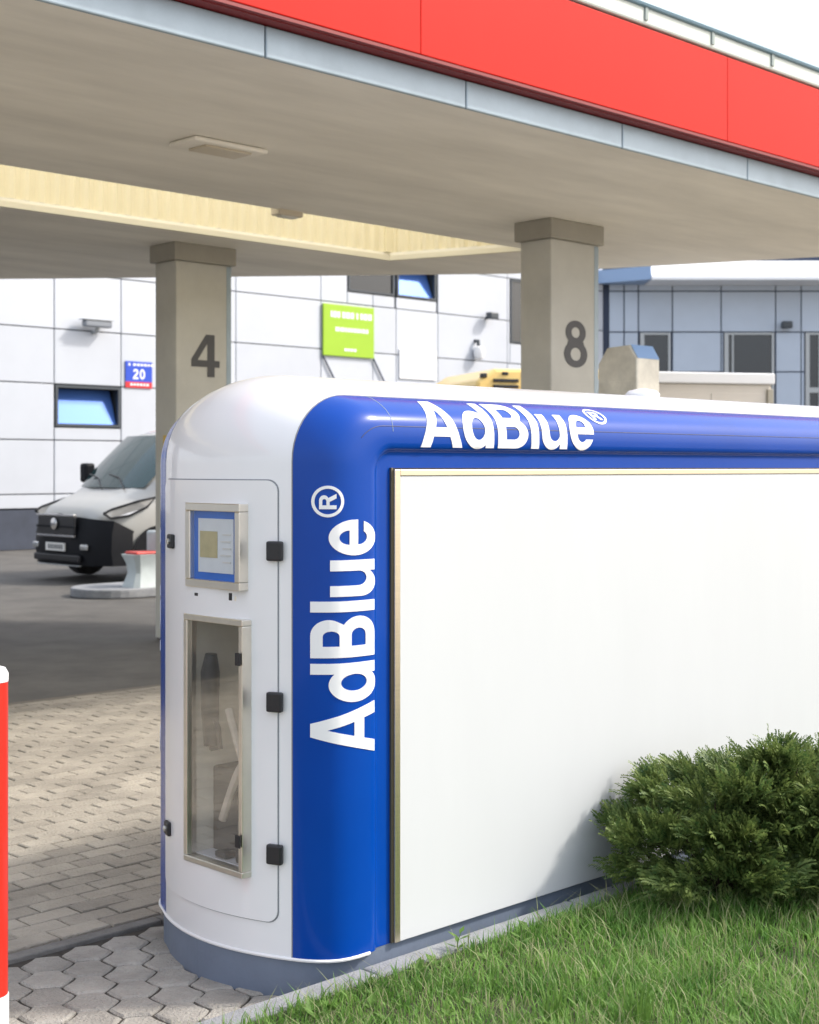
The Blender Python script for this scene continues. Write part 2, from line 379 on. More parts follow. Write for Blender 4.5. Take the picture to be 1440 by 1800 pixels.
def clad2(x0, x1, z0, z1):
    for h in rholes:
        a, b, c, d = max(x0, h[0]), min(x1, h[1]), max(z0, h[2]), min(z1, h[3])
        if b - a > .05 and d - c > .05:
            if a - x0 > .06: clad2(x0, a, z0, z1)
            if x1 - b > .06: clad2(b, x1, z0, z1)
            return
    rw(x0+.018, x1-.018, 0, .05, z0+.018, z1-.018).build('cladding_panel', 'cladr', bld, bevel=.006)
for i in range(len(XS)-1):
    for j in range(len(ZR)-1): clad2(XS[i], XS[i+1], ZR[j], ZR[j+1])
for k, (a, b, c, d) in enumerate(rholes):
    q = None
    bars = [(a+.02, b-.02, d-.08, d-.02), (a+.02, a+.14, c+.02, d-.08), (b-.09, b-.02, c+.02, d-.08), (a+.14, b-.09, c+.02, c+.1)]
    if k == 2: bars += [(a+.14, b-.09, 3.85, 4.0), (a+.4, a+.47, 4.0, d-.08), (a+.4, a+.47, c+.1, 3.85)]
    if k == 1: bars += [(a+.24, a+.29, c+.1, d-.08)]
    for r in bars:
        t = rw(r[0], r[1], -.03, .055, r[2], r[3]); q = t if q is None else q.add(t.v, t.f)
    wn = q.build('window', 'wframeg', bld)
    rw(a+.14, b-.09, .02, .04, c+.1, d-.08).build('pane', 'pane', wn)
q = MB().loft([[(x, P0.y+y, z) for y, z in ((-1.3, 7.0), (-1.3, 7.08), (-.7, 7.62), (4, 8.2), (4, 7.0))] for x in (6.9, 24)]); q.v = [tuple((Matrix.Translation(W(CU, BV)) @ Matrix.Rotation(TH, 4, 'Z')).inverted() @ Vector(p)) for p in q.v]; q.build('roof_edge', 'roofw', bld)
mi = (Matrix.Translation(W(CU, BV)) @ Matrix.Rotation(TH, 4, 'Z')).inverted()
q = MB().prism([(5.6, P0.y+.3), (5.2, P0.y-.1), (6.88, P0.y-1.25), (6.88, P0.y+.3)], 7.02, 7.40); q.v = [tuple(mi @ Vector(p)) for p in q.v]
q.build('roof_valley', mat('blue_roof_valley', (.26, .38, .58), .4), bld)

# things fixed to the building front
def wall_thing(name, label, cat, u, z): return thing(name, label, cat, u, BV - .001, z)
g = wall_thing('green_sign', 'square lime green sign with white lettering on white wall panels', 'sign', 23.35, 4.35)
bx(-.83, .83, -.07, -.02, 0, 1.25).build('board', 'green', g, bevel=.01)
def bars(root, rows, m='letter', y=-.0735):
    for (x0, z, h, ws) in rows:
        q = MB(); x = x0
        for w in ws:
            if w > 0: q.box(x, x+w, y-.002, y+.001, z, z+h)
            x += abs(w) + .025
        q.build('lettering', m, root)
bars(g, [(-.60, .93, .15, (.06, .10, .09, -.02, .10, .12, .11, -.03, .06, -.02, .09, .12, .12)), (-.45, .60, .10, (.13, .13, .07, .08, .06, .09, .07, .05, .09, .08)), (-.16, .13, .07, (.08, .07, .08, .08))])
for x in (-.83, .83): MB().tube([(x, -.04, 0), (x+.62, -.05, -.95)], .022, 6).build('diagonal_bar', 'joint', g)  # thin dark diagonal bars from the board's lower corners
g = wall_thing('street_number_sign', 'blue and red street number sign reading 20', 'sign', 17.33, 3.36)
bx(-.335, .335, -.03, -.005, .13, .565).build('plate', 'signblue', g)
bx(-.335, .335, -.0302, -.005, 0, .129).build('town_strip', 'signred', g)
for ch, x in (('2', -.155), ('0', .015)):
    wrap('numeral', GL[ch], None, lambda a, b, o, x=x: (x + a*.19, -.030 - max(o, 0), .185 + b*.22), 'letter', g, .003, False)
bars(g, [(-.27, .47, .05, (.05, -.02, .07, .07, .06, .07, .05, .06)), (-.22, .045, .05, (.06, .05, .06, .06, .05, .06))], y=-.0325)
g = wall_thing('notice_board', 'small white notice with faint grey lines on the wall', 'notice', 25.75, 3.90)
bx(-.66, .66, -.04, -.005, 0, .75).build('board', 'letter', g, bevel=.008)
bars(g, [(-.58, .60, .06, (.05,)), (.52, .58, .06, (.05,)), (-.5, .36, .025, (.3, .2, .35)), (-.4, .22, .025, (.5, .2))], 'wframeg', y=-.0435)
g = wall_thing('security_camera', 'long grey security camera on the left wall panels', 'security camera', 16.2, 4.52)
MB().tube([(0, 0, -.05), (0, -.12, -.05), (0, -.2, .06)], .035, 8).build('bracket', 'wframeg', g)
bx(-.34, .30, -.30, -.12, .05, .19).build('housing', mat('camera_grey', (.22, .24, .27), .4), g, bevel=.03)
bx(-.40, .33, -.32, -.10, .191, .205).build('sun_shield', 'wframeg', g)
g = wall_thing('wall_lamp', 'small round white lamp on the wall beside column eight', 'wall lamp', 27.9, 4.72)
MB().tube([(0, 0, .3), (0, -.12, .3), (0, -.14, .12)], .05, 10).build('cap', 'wframe', g)
MB().lathe([(.02, -.21), (.12, -.17), (.16, -.02), (.13, .12), (.05, .16)], 16, 0, -.16).build('globe', 'letter', g, smooth=True)
g = wall_thing('floodlight', 'small dark floodlight high on the wall left of column eight', 'floodlight', 28.35, 5.62)
bx(-.16, .16, -.32, -.12, 0, .18).build('head', 'wframe', g, bevel=.03); MB().tube([(0, 0, .05), (0, -.14, .05)], .04, 8).build('bracket', 'wframe', g)
g = thing('floodlight', 'small dark floodlight between windows of the right wing', 'floodlight', 0, 0, rot=0); g.location = (11.05, P0.y, 5.72)
bx(-.18, .12, -.34, -.12, 0, .2).build('head', 'wframe', g, bevel=.03); MB().tube([(0, 0, .05), (0, -.14, .05)], .04, 8).build('bracket', 'wframe', g)

# ------------------------------------------------------------------ canopy
CZ, CE = 3.80, 5.90
can = thing('fuel_canopy', 'large filling station canopy with red fascia and beige soffit', 'canopy', 0, CE)
outer = [(-9, CE), (13.9, CE), (11.92, 10.58), (8.52, 14.46), (5.6, 17.6), (-9, 17.6)]
slot = [(-7, 9.3), (10.63, 9.3), (10.14, 10.7), (-7, 10.7)]
bm = flat([outer, slot]); n = len(bm.verts); bm.verts.ensure_lookup_table()
q = MB(); q.v = [(v.co.x, v.co.y-CE, CZ) for v in bm.verts] + [(v.co.x, v.co.y-CE, CZ+.06) for v in bm.verts]
q.f = [tuple(v.index for v in f.verts) for f in bm.faces] + [tuple(v.index+n for v in f.verts) for f in bm.faces]
for ee in bm.edges:
    if len(ee.link_faces) == 1: a, b = ee.verts[0].index, ee.verts[1].index; q.f.append((a, b, b+n, a+n))
bm.free(); q.build('soffit', 'soffit', can)
for (a, b) in zip(outer[1:-1], outer[2:]):           # other edges of the roof
    dx, dy = b[0]-a[0], b[1]-a[1]; L = math.hypot(dx, dy); nx, ny = -dy/L*.06, dx/L*.06
    MB().prism([(a[0], a[1]-CE), (b[0], b[1]-CE), (b[0]+nx, b[1]+ny-CE), (a[0]+nx, a[1]+ny-CE)], CZ+.061, CZ+.95).build('edge_board', 'gutter', can)
q = MB(); ro = [(x, y-CE+(.02 if y == CE else 0)) for x, y in outer]; sl_ = [(x, y-CE) for x, y in slot]
bm = flat([ro, sl_]); q.v = [(v.co.x, v.co.y, CZ+.93) for v in bm.verts]; q.f = [tuple(v.index for v in f.verts) for f in bm.faces]; bm.free(); q.build('roof', 'gutter', can)
# rooflight well with corrugated cream walls
def corr(p0, p1, name):
    p0, p1 = Vector(p0), Vector(p1); L = (p1-p0).length; t = (p1-p0)/L; nn = Vector((-t.y, t.x)); k = int(L/.035); q = MB()
    for i in range(k+1):
        off = (0, .028, .028, 0)[i % 4]; p = p0 + t*(L*i/k) + nn*off
        q.v += [(p.x, p.y-CE, CZ+.062), (p.x, p.y-CE, CZ+.92)]
    q.f = [(2*i, 2*i+2, 2*i+3, 2*i+1) for i in range(k)]; return q.build(name, 'cream', can)
corr(slot[3], slot[2], 'well_wall'); corr(slot[2], slot[1], 'well_wall'); corr(slot[1], slot[0], 'well_wall')
for a, b in ((slot[3], slot[2]), (slot[2], slot[1])):
    MB().tube([(a[0], a[1]-CE-.02, CZ+.0), (b[0], b[1]-CE-.02, CZ+.0)], .035, 4).build('well_trim', mat('cream_trim', (.80, .76, .62), .5), can)
bx(slot[2][0]-.06, slot[2][0]+.06, slot[2][1]-CE-.03, slot[2][1]-CE+.09, CZ+.062, CZ+.92).build('well_post', 'cream', can)
q = MB(); q.v = [(x, y-CE, CZ+.94) for x, y in slot]; q.f = [(0, 1, 2, 3)]; q.build('rooflight', 'lid', can)  # unseen cover, added so the sun enters the well only as diffuse light
# fascia, piece by piece
edges = [-9, -6.3, -3.3, -.3, 2.7, 5.7, 8.79, 11.8, 13.9]
for a, b in zip(edges, edges[1:]):
    bx(a+.0007, b-.0007, -.15, -.11, CZ+.185, CZ+.79).build('fascia_panel', 'red', can, bevel=.006)
MB().box(-9, 13.9, -.108, -.005, CZ+.16, CZ+.92).build('fascia_frame', 'redshade', can)
MB().box(-9, 13.9, -.145, -.109, CZ+.165, CZ+.183).build('fascia_ledge', 'redshade', can)
k = -9
while k < 13.8:
    bx(k+.004, min(k+1.52, 13.9)-.004, -.03, -.003, CZ-.012, CZ+.155).build('trim_strip', 'trim', can, bevel=.008); k += 1.52
bx(-9, 13.9, -.165, -.04, CZ+.80, CZ+.925).build('gutter', 'gutter', can, bevel=.015)
MB().tube([(-9, -.17, CZ+.935), (13.9, -.17, CZ+.935)], .022, 8).build('gutter_lip', 'gutterlip', can)
k = -8.6
while k < 13.8:
    bx(k, k+.03, -.176, -.10, CZ+.83, CZ+.94).build('gutter_bracket', 'gutterd', can); k += .78
# soffit lamp, hangs from the soffit
g = thing('soffit_lamp', 'shallow beige lamp set into the canopy soffit', 'ceiling lamp', 0, 0, CZ); g.location = (-1.27, 9.56, CZ)
bx(-.30, .30, -.15, .15, -.035, -.004).build('frame', 'soffit', g, bevel=.012); bx(-.18, .2, -.10, .10, -.05, -.0352).build('diffuser', 'lampglass', g, bevel=.008)
g = thing('well_lamp', 'small pale lamp hanging at the rooflight edge', 'lamp', 7.55, 9.28, CZ)
bx(-.02, .24, -.02, .10, -.045, .03).build('housing', 'lampglass', g, bevel=.01); bx(.03, .2, .0, .08, -.055, -.0455).build('lens', 'paper', g)

# ------------------------------------------------------------------ columns
def column(u, v, num, label):
    g = thing('canopy_column', label, 'column', u, v, group='canopy columns')
    bx(-.325, .325, -.175, .175, 0, CZ-.17).build('shaft', 'column', g, bevel=.012)
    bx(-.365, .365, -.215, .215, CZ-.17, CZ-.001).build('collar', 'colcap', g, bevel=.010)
    MB().box(.27, .326, -.178, -.1755, .36, CZ-.18).build('corner_trim', 'trim', g)
    wrap('numeral', GL[num], None, lambda a, b, o: (-.15 + a*.43, -.1755 - max(o, 0), 2.53 + b*.41), 'number', g, .004, False)
    return g
c4 = column(8.27, 11.5, '4', 'beige grey canopy column painted with number 4')
MB().tube([(.37, .05, .1), (.37, .05, CZ-.18)], .045, 10).build('downpipe', mat('downpipe_green_grey', (.10, .14, .13), .5), c4, smooth=True)
column(9.82, 8.16, '8', 'beige grey canopy column painted with number 8')
g = thing('yellow_label', 'small yellow label box fixed to the column numbered 4', 'label', 8.27, 11.5, 1.80)
g.location = W(7.93, 11.42, 1.80); bx(-.03, .0, -.12, .06, 0, .16).build('plate', 'ystick', g, bevel=.006); bx(-.033, -.0302, -.08, .03, .02, .06).build('print', 'paper', g)

# ------------------------------------------------------------------ dispenser cabinet
UN, VC, H, L = 2.765, 3.791, 1.962, 4.6
RO = .30; ZB, ZC = .122, H - RO
HW = .346
prof = [(w, .085*(w/HW)**2) for w in np.linspace(0, HW, 13)]
blueprof = [(.3175, .0868), (.340, .097), (.365, .113), (.390, .133), (.412, .156), (.429, .182), (.439, .215), (.443, .25),
            (.443, .298), (.4405, .318), (.433, .332), (.425, .338), (.421, .348), (.4205, .365), (.4205, .43)]
blueprof = [(w + .030, a) for w, a in blueprof]
farprof = [(w, .085*(w/HW)**2 + .0015) for w in (.3015, .315, .33, .345, .36)] + [(w + .030, a + .0137) for w, a in blueprof]
def bb(a): return a*.92 if a < .086 else .079 + (a-.086)/1.4
def rr(a): return RO - a if a < .086 else max(.02, RO - .086 - (a-.086)*.58)
def ribbon(a, w, zs, na=10, nx=10):
    b, r = bb(a), rr(a); pts = [(a, w, z) for z in zs if z < H-b-r-1e-4]
    pts += [(a+r-r*math.cos(R(90*i/na)), w, H-b-r+r*math.sin(R(90*i/na))) for i in range(na+1)]
    x0, x1 = a+r, L-a-r
    pts += [(x0+(x1-x0)*i/nx, w, H-b) for i in range(1, nx)]
    left = [(a+r-r*math.cos(R(90*i/na)), w, H-b-r+r*math.sin(R(90*i/na))) for i in range(na+1)]
    pts += [(L-x, y, z) for x, y, z in left[::-1]] + [(L-a, w, z) for z in [zz for zz in zs if zz < H-b-r-1e-4][::-1]]
    return pts
mch = thing('fluid_dispenser', 'long white dispenser cabinet with blue edges and blank white side panel', 'dispenser', UN, VC)
WU = (-.078, .200, 1.268, 1.530); WL = (-.090, .212, .368, 1.166)
zs = sorted({ZB, .24, WL[2], .5, .63, .77, .9, 1.03, WL[3], WU[2], 1.35, 1.44, WU[3]})
wl = sorted({-.300, -.28, -.25, WL[0]+.012, WU[0]+.012, -.05, -.02, .01, .04, .07, .10, .13, .16, WU[1]-.012, WL[1]-.012, .22, .25, .28, .31, .34, HW, -.22, -.19, -.16, -.13})
rb = [ribbon(.085*(w/HW)**2, w, zs) for w in wl]; n = len(rb[0]); q = MB(); q.v = [p for r in rb for p in r]
for i in range(len(rb)-1):
    wm = (wl[i]+wl[i+1])/2
    for j in range(n-1):
        zm = (rb[i][j][2]+rb[i][j+1][2])/2
        if j < len(zs)-1 and any(a < wm < b and c < zm < d for a, b, c, d in (WU, WL)): continue
        q.f.append((i*n+j, (i+1)*n+j, (i+1)*n+j+1, i*n+j+1))
q.v = [(x, -w, z) for x, w, z in q.v]
q.build('shell', 'white', mch, smooth=50)
for s in (1, -1):
    sh = 0 if s == 1 else -.030; bpf = blueprof if s == 1 else farprof
    rb = [ribbon(a, w, [ZB, .3, .6, .9, 1.2, 1.4, 1.5], 12, 14) for w, a in bpf]; n = len(rb[0]); q = MB()
    q.v = [(x, -w*s, z) for r in rb for x, w, z in r]
    q.f = [(i*n+j, (i+1)*n+j, (i+1)*n+j+1, i*n+j+1) for i in range(len(rb)-1) for j in range(n-1)]
    q.build('side_moulding', 'blue', mch, smooth=55)
    y0, y1 = sorted(((-.4495+sh)*s, (-.4100+sh)*s)); bx(.35, L-.35, y0, y1, ZB, H-.29).build('side_backing', 'blue', mch)
    # dark rubber strip in the joint between shell and moulding
    MB().tube([(x, -w*s, z) for x, w, z in ribbon(bpf[0][1]-.0006, bpf[0][0]-.0007, [ZB, .5, 1.0, 1.4], 12, 8)], .0022, 6).build('joint_strip', 'seam', mch)
    cr = [p for p in ribbon(.226, .4703-sh, [ZB], 12, 14)]; cr = [p for p in cr if p[2] > H - .22]
    MB().tube([(x, -w*s, z) for x, w, z in cr], .0016, 5).build('moulding_crease', 'navy', mch)
    for jx in (.40, 4.2):
        MB().tube([(jx, -w*s, H-bb(a)) for w, a in bpf if a <= .25], .0014, 5).build('moulding_joint', 'trim', mch)
    # panel on the side
    px0, px1, pz0, pz1 = .412, L-.412, ZB+.002, H-.318
    y0, y1 = sorted(((-.4510+sh)*s, (-.4660+sh)*s)); pn = bx(px0+.025, px1-.025, y0, y1, pz0, pz1-.021).build('side_panel', 'panel', mch, bevel=.002)
    y0, y1 = sorted(((-.4508+sh)*s, (-.4690+sh)*s))
    for nm, r in (('frame_bar', (px0, px0+.0245, pz0, pz1)), ('frame_bar', (px1-.0245, px1, pz0, pz1)), ('frame_bar', (px0+.025, px1-.025, pz1-.0205, pz1))):
        bx(r[0], r[1], y0, y1, r[2], r[3]).build(nm, 'alu', pn, bevel=.002)
    bx(px0-.007, px0-.001, *sorted(((-.4510+sh)*s, (-.4600+sh)*s)), pz0, pz1+.006).build('frame_gasket', 'bronze', pn)
    bx(px0, px1, *sorted(((-.4510+sh)*s, (-.4600+sh)*s)), pz1+.001, pz1+.005).build('frame_gasket', 'black', pn)
# plinth and trim follow the plan of the shell
half = [(a, w) for w, a in prof] + [(a, w) for w, a in blueprof[:9]]
def plan(ia, iw):
    near = [(a+ia, -(w-iw)) for a, w in half]
    up = [(a+ia, w-iw) for w, a in [p for p in prof if 0 < p[0] < .30] + farprof[:14]]
    ring = [(L/2, near[-1][1])] + near[::-1] + up + [(L/2, up[-1][1])]
    return ring + [(L-x, y) for x, y in ring[::-1]][1:-1]
MB().prism(plan(-.003, .024), -.008, ZB-.001).build('plinth', 'plinth', mch, smooth=35)
ring = [(x, y, ZB) for x, y in plan(-.001, -.001)]
MB().tube([p for p in ring[:len(ring)//2] if p[0] < .40], .0055, 6).build('skirt_trim', 'letter', mch, smooth=True)
# surfaces to lay things on
pw = np.array([p[0] for p in blueprof]); pa = np.array([p[1] for p in blueprof])
pq = np.concatenate([[0], np.cumsum(np.hypot(np.diff(pw), np.diff(pa)))])
def q_of_a(a): return float(np.interp(a, pa, pq))
def nrm(q_):
    dw = np.interp(q_+.004, pq, pw)-np.interp(q_-.004, pq, pw); da = np.interp(q_+.004, pq, pa)-np.interp(q_-.004, pq, pa); l_ = math.hypot(dw, da)
    return dw/l_, da/l_                          # outward: (-a, +w) turned by the tangent
def vert_band(s):
    def f(z, q_, o):
        a, w = np.interp(q_, pq, pa), np.interp(q_, pq, pw); dw, da = nrm(q_)
        if s < 0: a, w = a + .0137, w + .030
        return (a - dw*o, -(w + da*o)*s, z)
    return f
def top_band(x, q_, o):
    a, w = np.interp(q_, pq, pa), np.interp(q_, pq, pw); dw, da = nrm(q_)
    return (x, -(w + da*o), H - bb(a) + dw*o)
word = [('A', 0), ('d', 1.03), ('B', 1.91), ('l', 2.80), ('u', 3.10), ('e', 3.90)]
def lettering(fn, s0, s1, qa, qb, step, s_sign=1):
    k = (s1-s0)/4.6
    for ch, ox in word:
        wrap('letter', GL[ch], step, fn, 'letter', mch, .0022, True, xf=lambda x, y: (s0+(ox+x)*k, qa+(qb-qa)*y))
    ck = abs(qb-qa)*.43; cx = s0 + 4.62*k + s_sign*ck*.55; cy = qa+(qb-qa)*.76
    sg = 1 if qb > qa else -1
    wrap('registered_ring', GL['o'], step, fn, 'letter', mch, .0022, True, xf=lambda x, y: (cx+x*ck, cy+y*ck*sg*1.05))
    wrap('registered_letter', GL['R'], step, fn, 'letter', mch, .0022, True, xf=lambda x, y: (cx+(x-.44)*ck*.55*s_sign, cy+(y-.5)*ck*.55*sg))
lettering(vert_band(1), .756, 1.488, q_of_a(.318), q_of_a(.116), (.1, .012))
lettering(top_band, 3.29-UN, 4.19-UN, q_of_a(.318), q_of_a(.104), (.2, .012))
lettering(vert_band(-1), 1.488, .756, q_of_a(.322), q_of_a(.108), (.1, .012), -1)
# door on the end
def end_pt(w, z, o):                              # w > 0 towards the lawn
    a = .085*(w/HW)**2; t = 2*.085*w/HW**2; k = math.hypot(1, t); nx, nw = -1/k, t/k
    if z <= ZC: return (a+nx*o, -(w+nw*o), z)
    r = RO-a; ph = (z-ZC)/r
    return (a+r-(r+o)*math.cos(ph), -(w+nw*o), ZC+(r+o)*math.sin(ph))
def rrect(x0, x1, y0, y1, r):
    return arc(x1-r, y0+r, r, r, -90, 0, 6)+arc(x1-r, y1-r, r, r, 0, 90, 6)+arc(x0+r, y1-r, r, r, 90, 180, 6)+arc(x0+r, y0+r, r, r, 180, 270, 6)
def rect(a, b, c, d, g=0): return [(a-g, c-g), (b+g, c-g), (b+g, d+g), (a-g, d+g)]
wrap('door_gasket', [rrect(-.2885, .3065, .2265, 1.6135, .036), rrect(-.277, .295, .238, 1.602, .03)], (.04, .06), end_pt, 'seam', mch, .0015)
door = wrap('door', [rrect(-.285, .303, .230, 1.610, .035), rect(*WU), rect(*WL)], (.035, .05), end_pt, 'white', mch, .006)
def frame(par, r, t, x0, x1, m, nm='window_frame'):
    a, b, c, d = r
    q = MB()
    q.box(x0, x1, -b, -a, d-t, d); q.box(x0, x1, -b, -a, c, c+t); q.box(x0, x1, -b, -b+t, c+t, d-t); q.box(x0, x1, -a-t, -a, c+t, d-t)
    return q.build(nm, m, par, bevel=.003)
g2 = .006
frame(door, (WU[0]-g2, WU[1]+g2, WU[2]-g2, WU[3]+g2), .026, -.012, .03, 'steelw', 'display_frame')
frame(door, (WL[0]-g2, WL[1]+g2, WL[2]-g2, WL[3]+g2), .020, -.010, .03, 'steelw')
YU = -(WU[0]+WU[1])/2; YL = -(WL[0]+WL[1])/2
dsp = bx(.006, .05, YU-.139, YU+.139, 1.270, 1.528).build('display', 'dispblue', door)
bx(.0035, .0057, YU-.095, YU+.092, 1.312, 1.486).build('display_sheet', 'paper', dsp)
bx(.0012, .0032, YU-.012, YU+.08, 1.36, 1.445).build('display_print', 'tan', dsp)
for k in range(5): bx(.0015, .0032, YU-.082, YU-.04 + .01*(k % 2), 1.345+.022*k, 1.350+.022*k).build('print_line', 'inner', dsp)
bx(-.004, -.001, YU-.124, YU+.124, 1.284, 1.514).build('display_glass', 'screen', door)
y0, y1, z0, z1 = YL-.149, YL+.149, .370, 1.164
cmp_ = MB().add([(.03, y0, z0), (.03, y1, z0), (.03, y1, z1), (.03, y0, z1), (.25, y0, z0), (.25, y1, z0), (.25, y1, z1), (.25, y0, z1)],
         [(4,5,6,7), (0,1,5,4), (1,2,6,5), (2,3,7,6), (3,0,4,7)]).build('compartment', 'inner', door)
MB().add([(.001, YL-.138, .382), (.001, YL+.138, .382), (.001, YL+.138, 1.152), (.001, YL-.138, 1.152)], [(0, 1, 2, 3)]).build('window_pane', 'glass', door)
bx(.10, .245, YL-.147, YL+.147, .372, .66).build('mirrored_shadow_block', 'rubber', cmp_, bevel=.01)  # dark block added in place of the cabinet's shadow mirrored in the pane
bx(.03, .099, YL-.147, YL+.147, .371, .384).build('tray_floor', 'whitep', cmp_)
nz = MB().tube([(.05, YL+.085, .74), (.05, YL+.09, .86), (.05, YL+.09, .98), (.05, YL+.085, 1.04)], [.024, .030, .032, .020], 10).build('nozzle', 'black', cmp_, smooth=True)
MB().tube([(.05, YL+.09, .86), (.05, YL+.045, .80), (.05, YL+.035, .74), (.05, YL+.085, .73)], .009, 8).build('nozzle_guard', 'black', nz, smooth=True)
hp = [(.07, YL + .05 - .11*math.sin(t*math.pi*.9), .50 + .38*t + .05*math.sin(t*6)) for t in np.linspace(0, 1, 18)]
MB().tube(hp, .014, 8).build('hose', 'hose', cmp_, smooth=True)
for y, z, h in ((-.09, .372, .05), (.02, .372, .035), (-.10, .424, .10)): bx(.035, .085, YL+y-.03, YL+y+.03, z+.013, z+h).build('valve', 'black', cmp_, bevel=.008)
def hardware(nm, w, z, hw, hh, th, m='black', par=door):
    p = end_pt(w, z, .004); ang = math.atan(2*.085*w/HW**2)
    q = MB().box(-th, 0, -hw, hw, -hh, hh); o = q.build(nm, m, par, bevel=.006)
    o.location = p; o.rotation_euler = (0, 0, ang); return o
for z in (1.39, .92, .446): hardware('hinge', .300, z, .027, .031, .022)
for w, z in ((-.205, 1.403), (-.240, .433)):
    h = hardware('lock', w, z, .026, .024, .014); 
    k = MB().lathe([(.010, 0), (.010, .006), (.006, .008)], 12); k.v = [(-.014-z_, x, y) for x, y, z_ in k.v]; k.build('key_barrel', 'steel', h)
for z in (1.05, .48): bx(-.022, -.0165, YL-.160, YL-.134, z-.02, z+.02).build('window_hinge', 'black', door, bevel=.003)
hardware('badge', -.03, 1.238, .010, .005, .003); hardware('badge', .135, 1.240, .007, .012, .003); hardware('badge', .155, 1.235, .004, .008, .003, 'inner')
MB().lathe([(.075, H-.004), (.075, H+.012), (.06, H+.026), (.02, H+.034)], 20, 5.13-UN, 0).build('vent_cap', 'whitep', mch, smooth=True)

# ------------------------------------------------------------------ bollard at the left edge
g = thing('bollard', 'slim red bollard with pale cap at the left edge', 'bollard', 0, 0, rot=0); g.location = (-1.236, 4.22, 0)
MB().lathe([(.055, 0), (.055, .098), (.052, .10)], 28).build('base_band', 'whitep', g, smooth=True)
MB().lathe([(.052, .1005), (.0525, 1.02)], 28).build('post', 'redp', g, smooth=True)
MB().lathe([(.0535, 1.0205), (.0535, 1.045), (.045, 1.060), (.02, 1.068)], 28).build('cap', 'whitep', g, smooth=True)

# ------------------------------------------------------------------ pump island with window-washer stand
isl = thing('pump_island', 'low pale concrete island kerb with rounded end under canopy', 'island', 9.75, 16.0)
po = [(.5+.55*math.cos(R(a)), .55*math.sin(R(a))) for a in range(90, 271, 12)] + [(4.5, -.55), (4.5, .55)]
MB().prism(po, -.01, .11).build('kerb_slab', 'kerb', isl, bevel=.02)
st = thing('washer_stand', 'pale grey waisted windscreen washer stand with red tray on island', 'washer stand', 0, 0, .11, rot=TH); st.location = (-3.46, 18.55, .11); st.scale = (.88, .88, .92)
rings = []
for z, s in ((0, .25), (.05, .235), (.20, .18), (.34, .20), (.46, .26)): rings.append([(x*s, y*s*.85, z) for x, y in ((-1, -.7), (-.7, -1), (.7, -1), (1, -.7), (1, .7), (.7, 1), (-.7, 1), (-1, .7))])
MB().loft(rings).build('body', 'bucket', st, smooth=30)
bx(-.20, .20, -.16, .16, .461, .50).build('tray', 'redp', st, bevel=.02)
MB().prism([(.20, -.20), (.36, -.17), (.36, .17), (.20, .20)], .30, .78).build('back_bin', 'bucket', st, bevel=.03)

# ------------------------------------------------------------------ van
van = thing('parked_van', 'silver grey panel van with black bumper parked by the wall', 'van', 10.95, 18.45)
def sect(x, zb, zt, wd_, e=4.5, n=28):
    out = []
    for k in range(n):
        t = 2*math.pi*k/n; c, s_ = math.cos(t), math.sin(t)
        y = math.copysign(abs(c)**(2/e), c)*wd_; z = (zb+zt)/2 + math.copysign(abs(s_)**(2/e), s_)*(zt-zb)/2
        if z > 1.15: y *= 1 - .13*min(1, (z-1.15)/1.1)
        xx = x + .24*(abs(y)/1.0)**3*max(0, 1-x/1.2)
        out.append((xx, y, z))
    return out
st_ = [(0.0, .42, .92, .72), (.03, .36, 1.02, .84), (.12, .32, 1.10, .92), (.35, .30, 1.20, .98), (.62, .30, 1.30, 1.01), (.80, .30, 1.42, 1.02), (1.1, .30, 1.72, 1.02), (1.4, .30, 2.0, 1.02), (1.62, .30, 2.16, 1.025), (1.9, .30, 2.24, 1.025), (2.6, .30, 2.27, 1.025), (5.2, .30, 2.27, 1.025), (5.36, .34, 2.2, 1.0)]
MB().loft([sect(*s_) for s_ in st_]).build('body', 'vanp', van, smooth=50)
ws = []
for x, z, w in ((.70, 1.335, .86), (.95, 1.59, .90), (1.2, 1.83, .87), (1.56, 2.12, .80)):
    ws.append([(x + .16*(abs(t)**2.5)*(1 if x < 1.5 else .6) - .03, t*w, z + .022) for t in np.linspace(-1, 1, 13)])
MB().loft(ws, cap=False, closed=False).build('windscreen', 'vanglass', van, smooth=True)
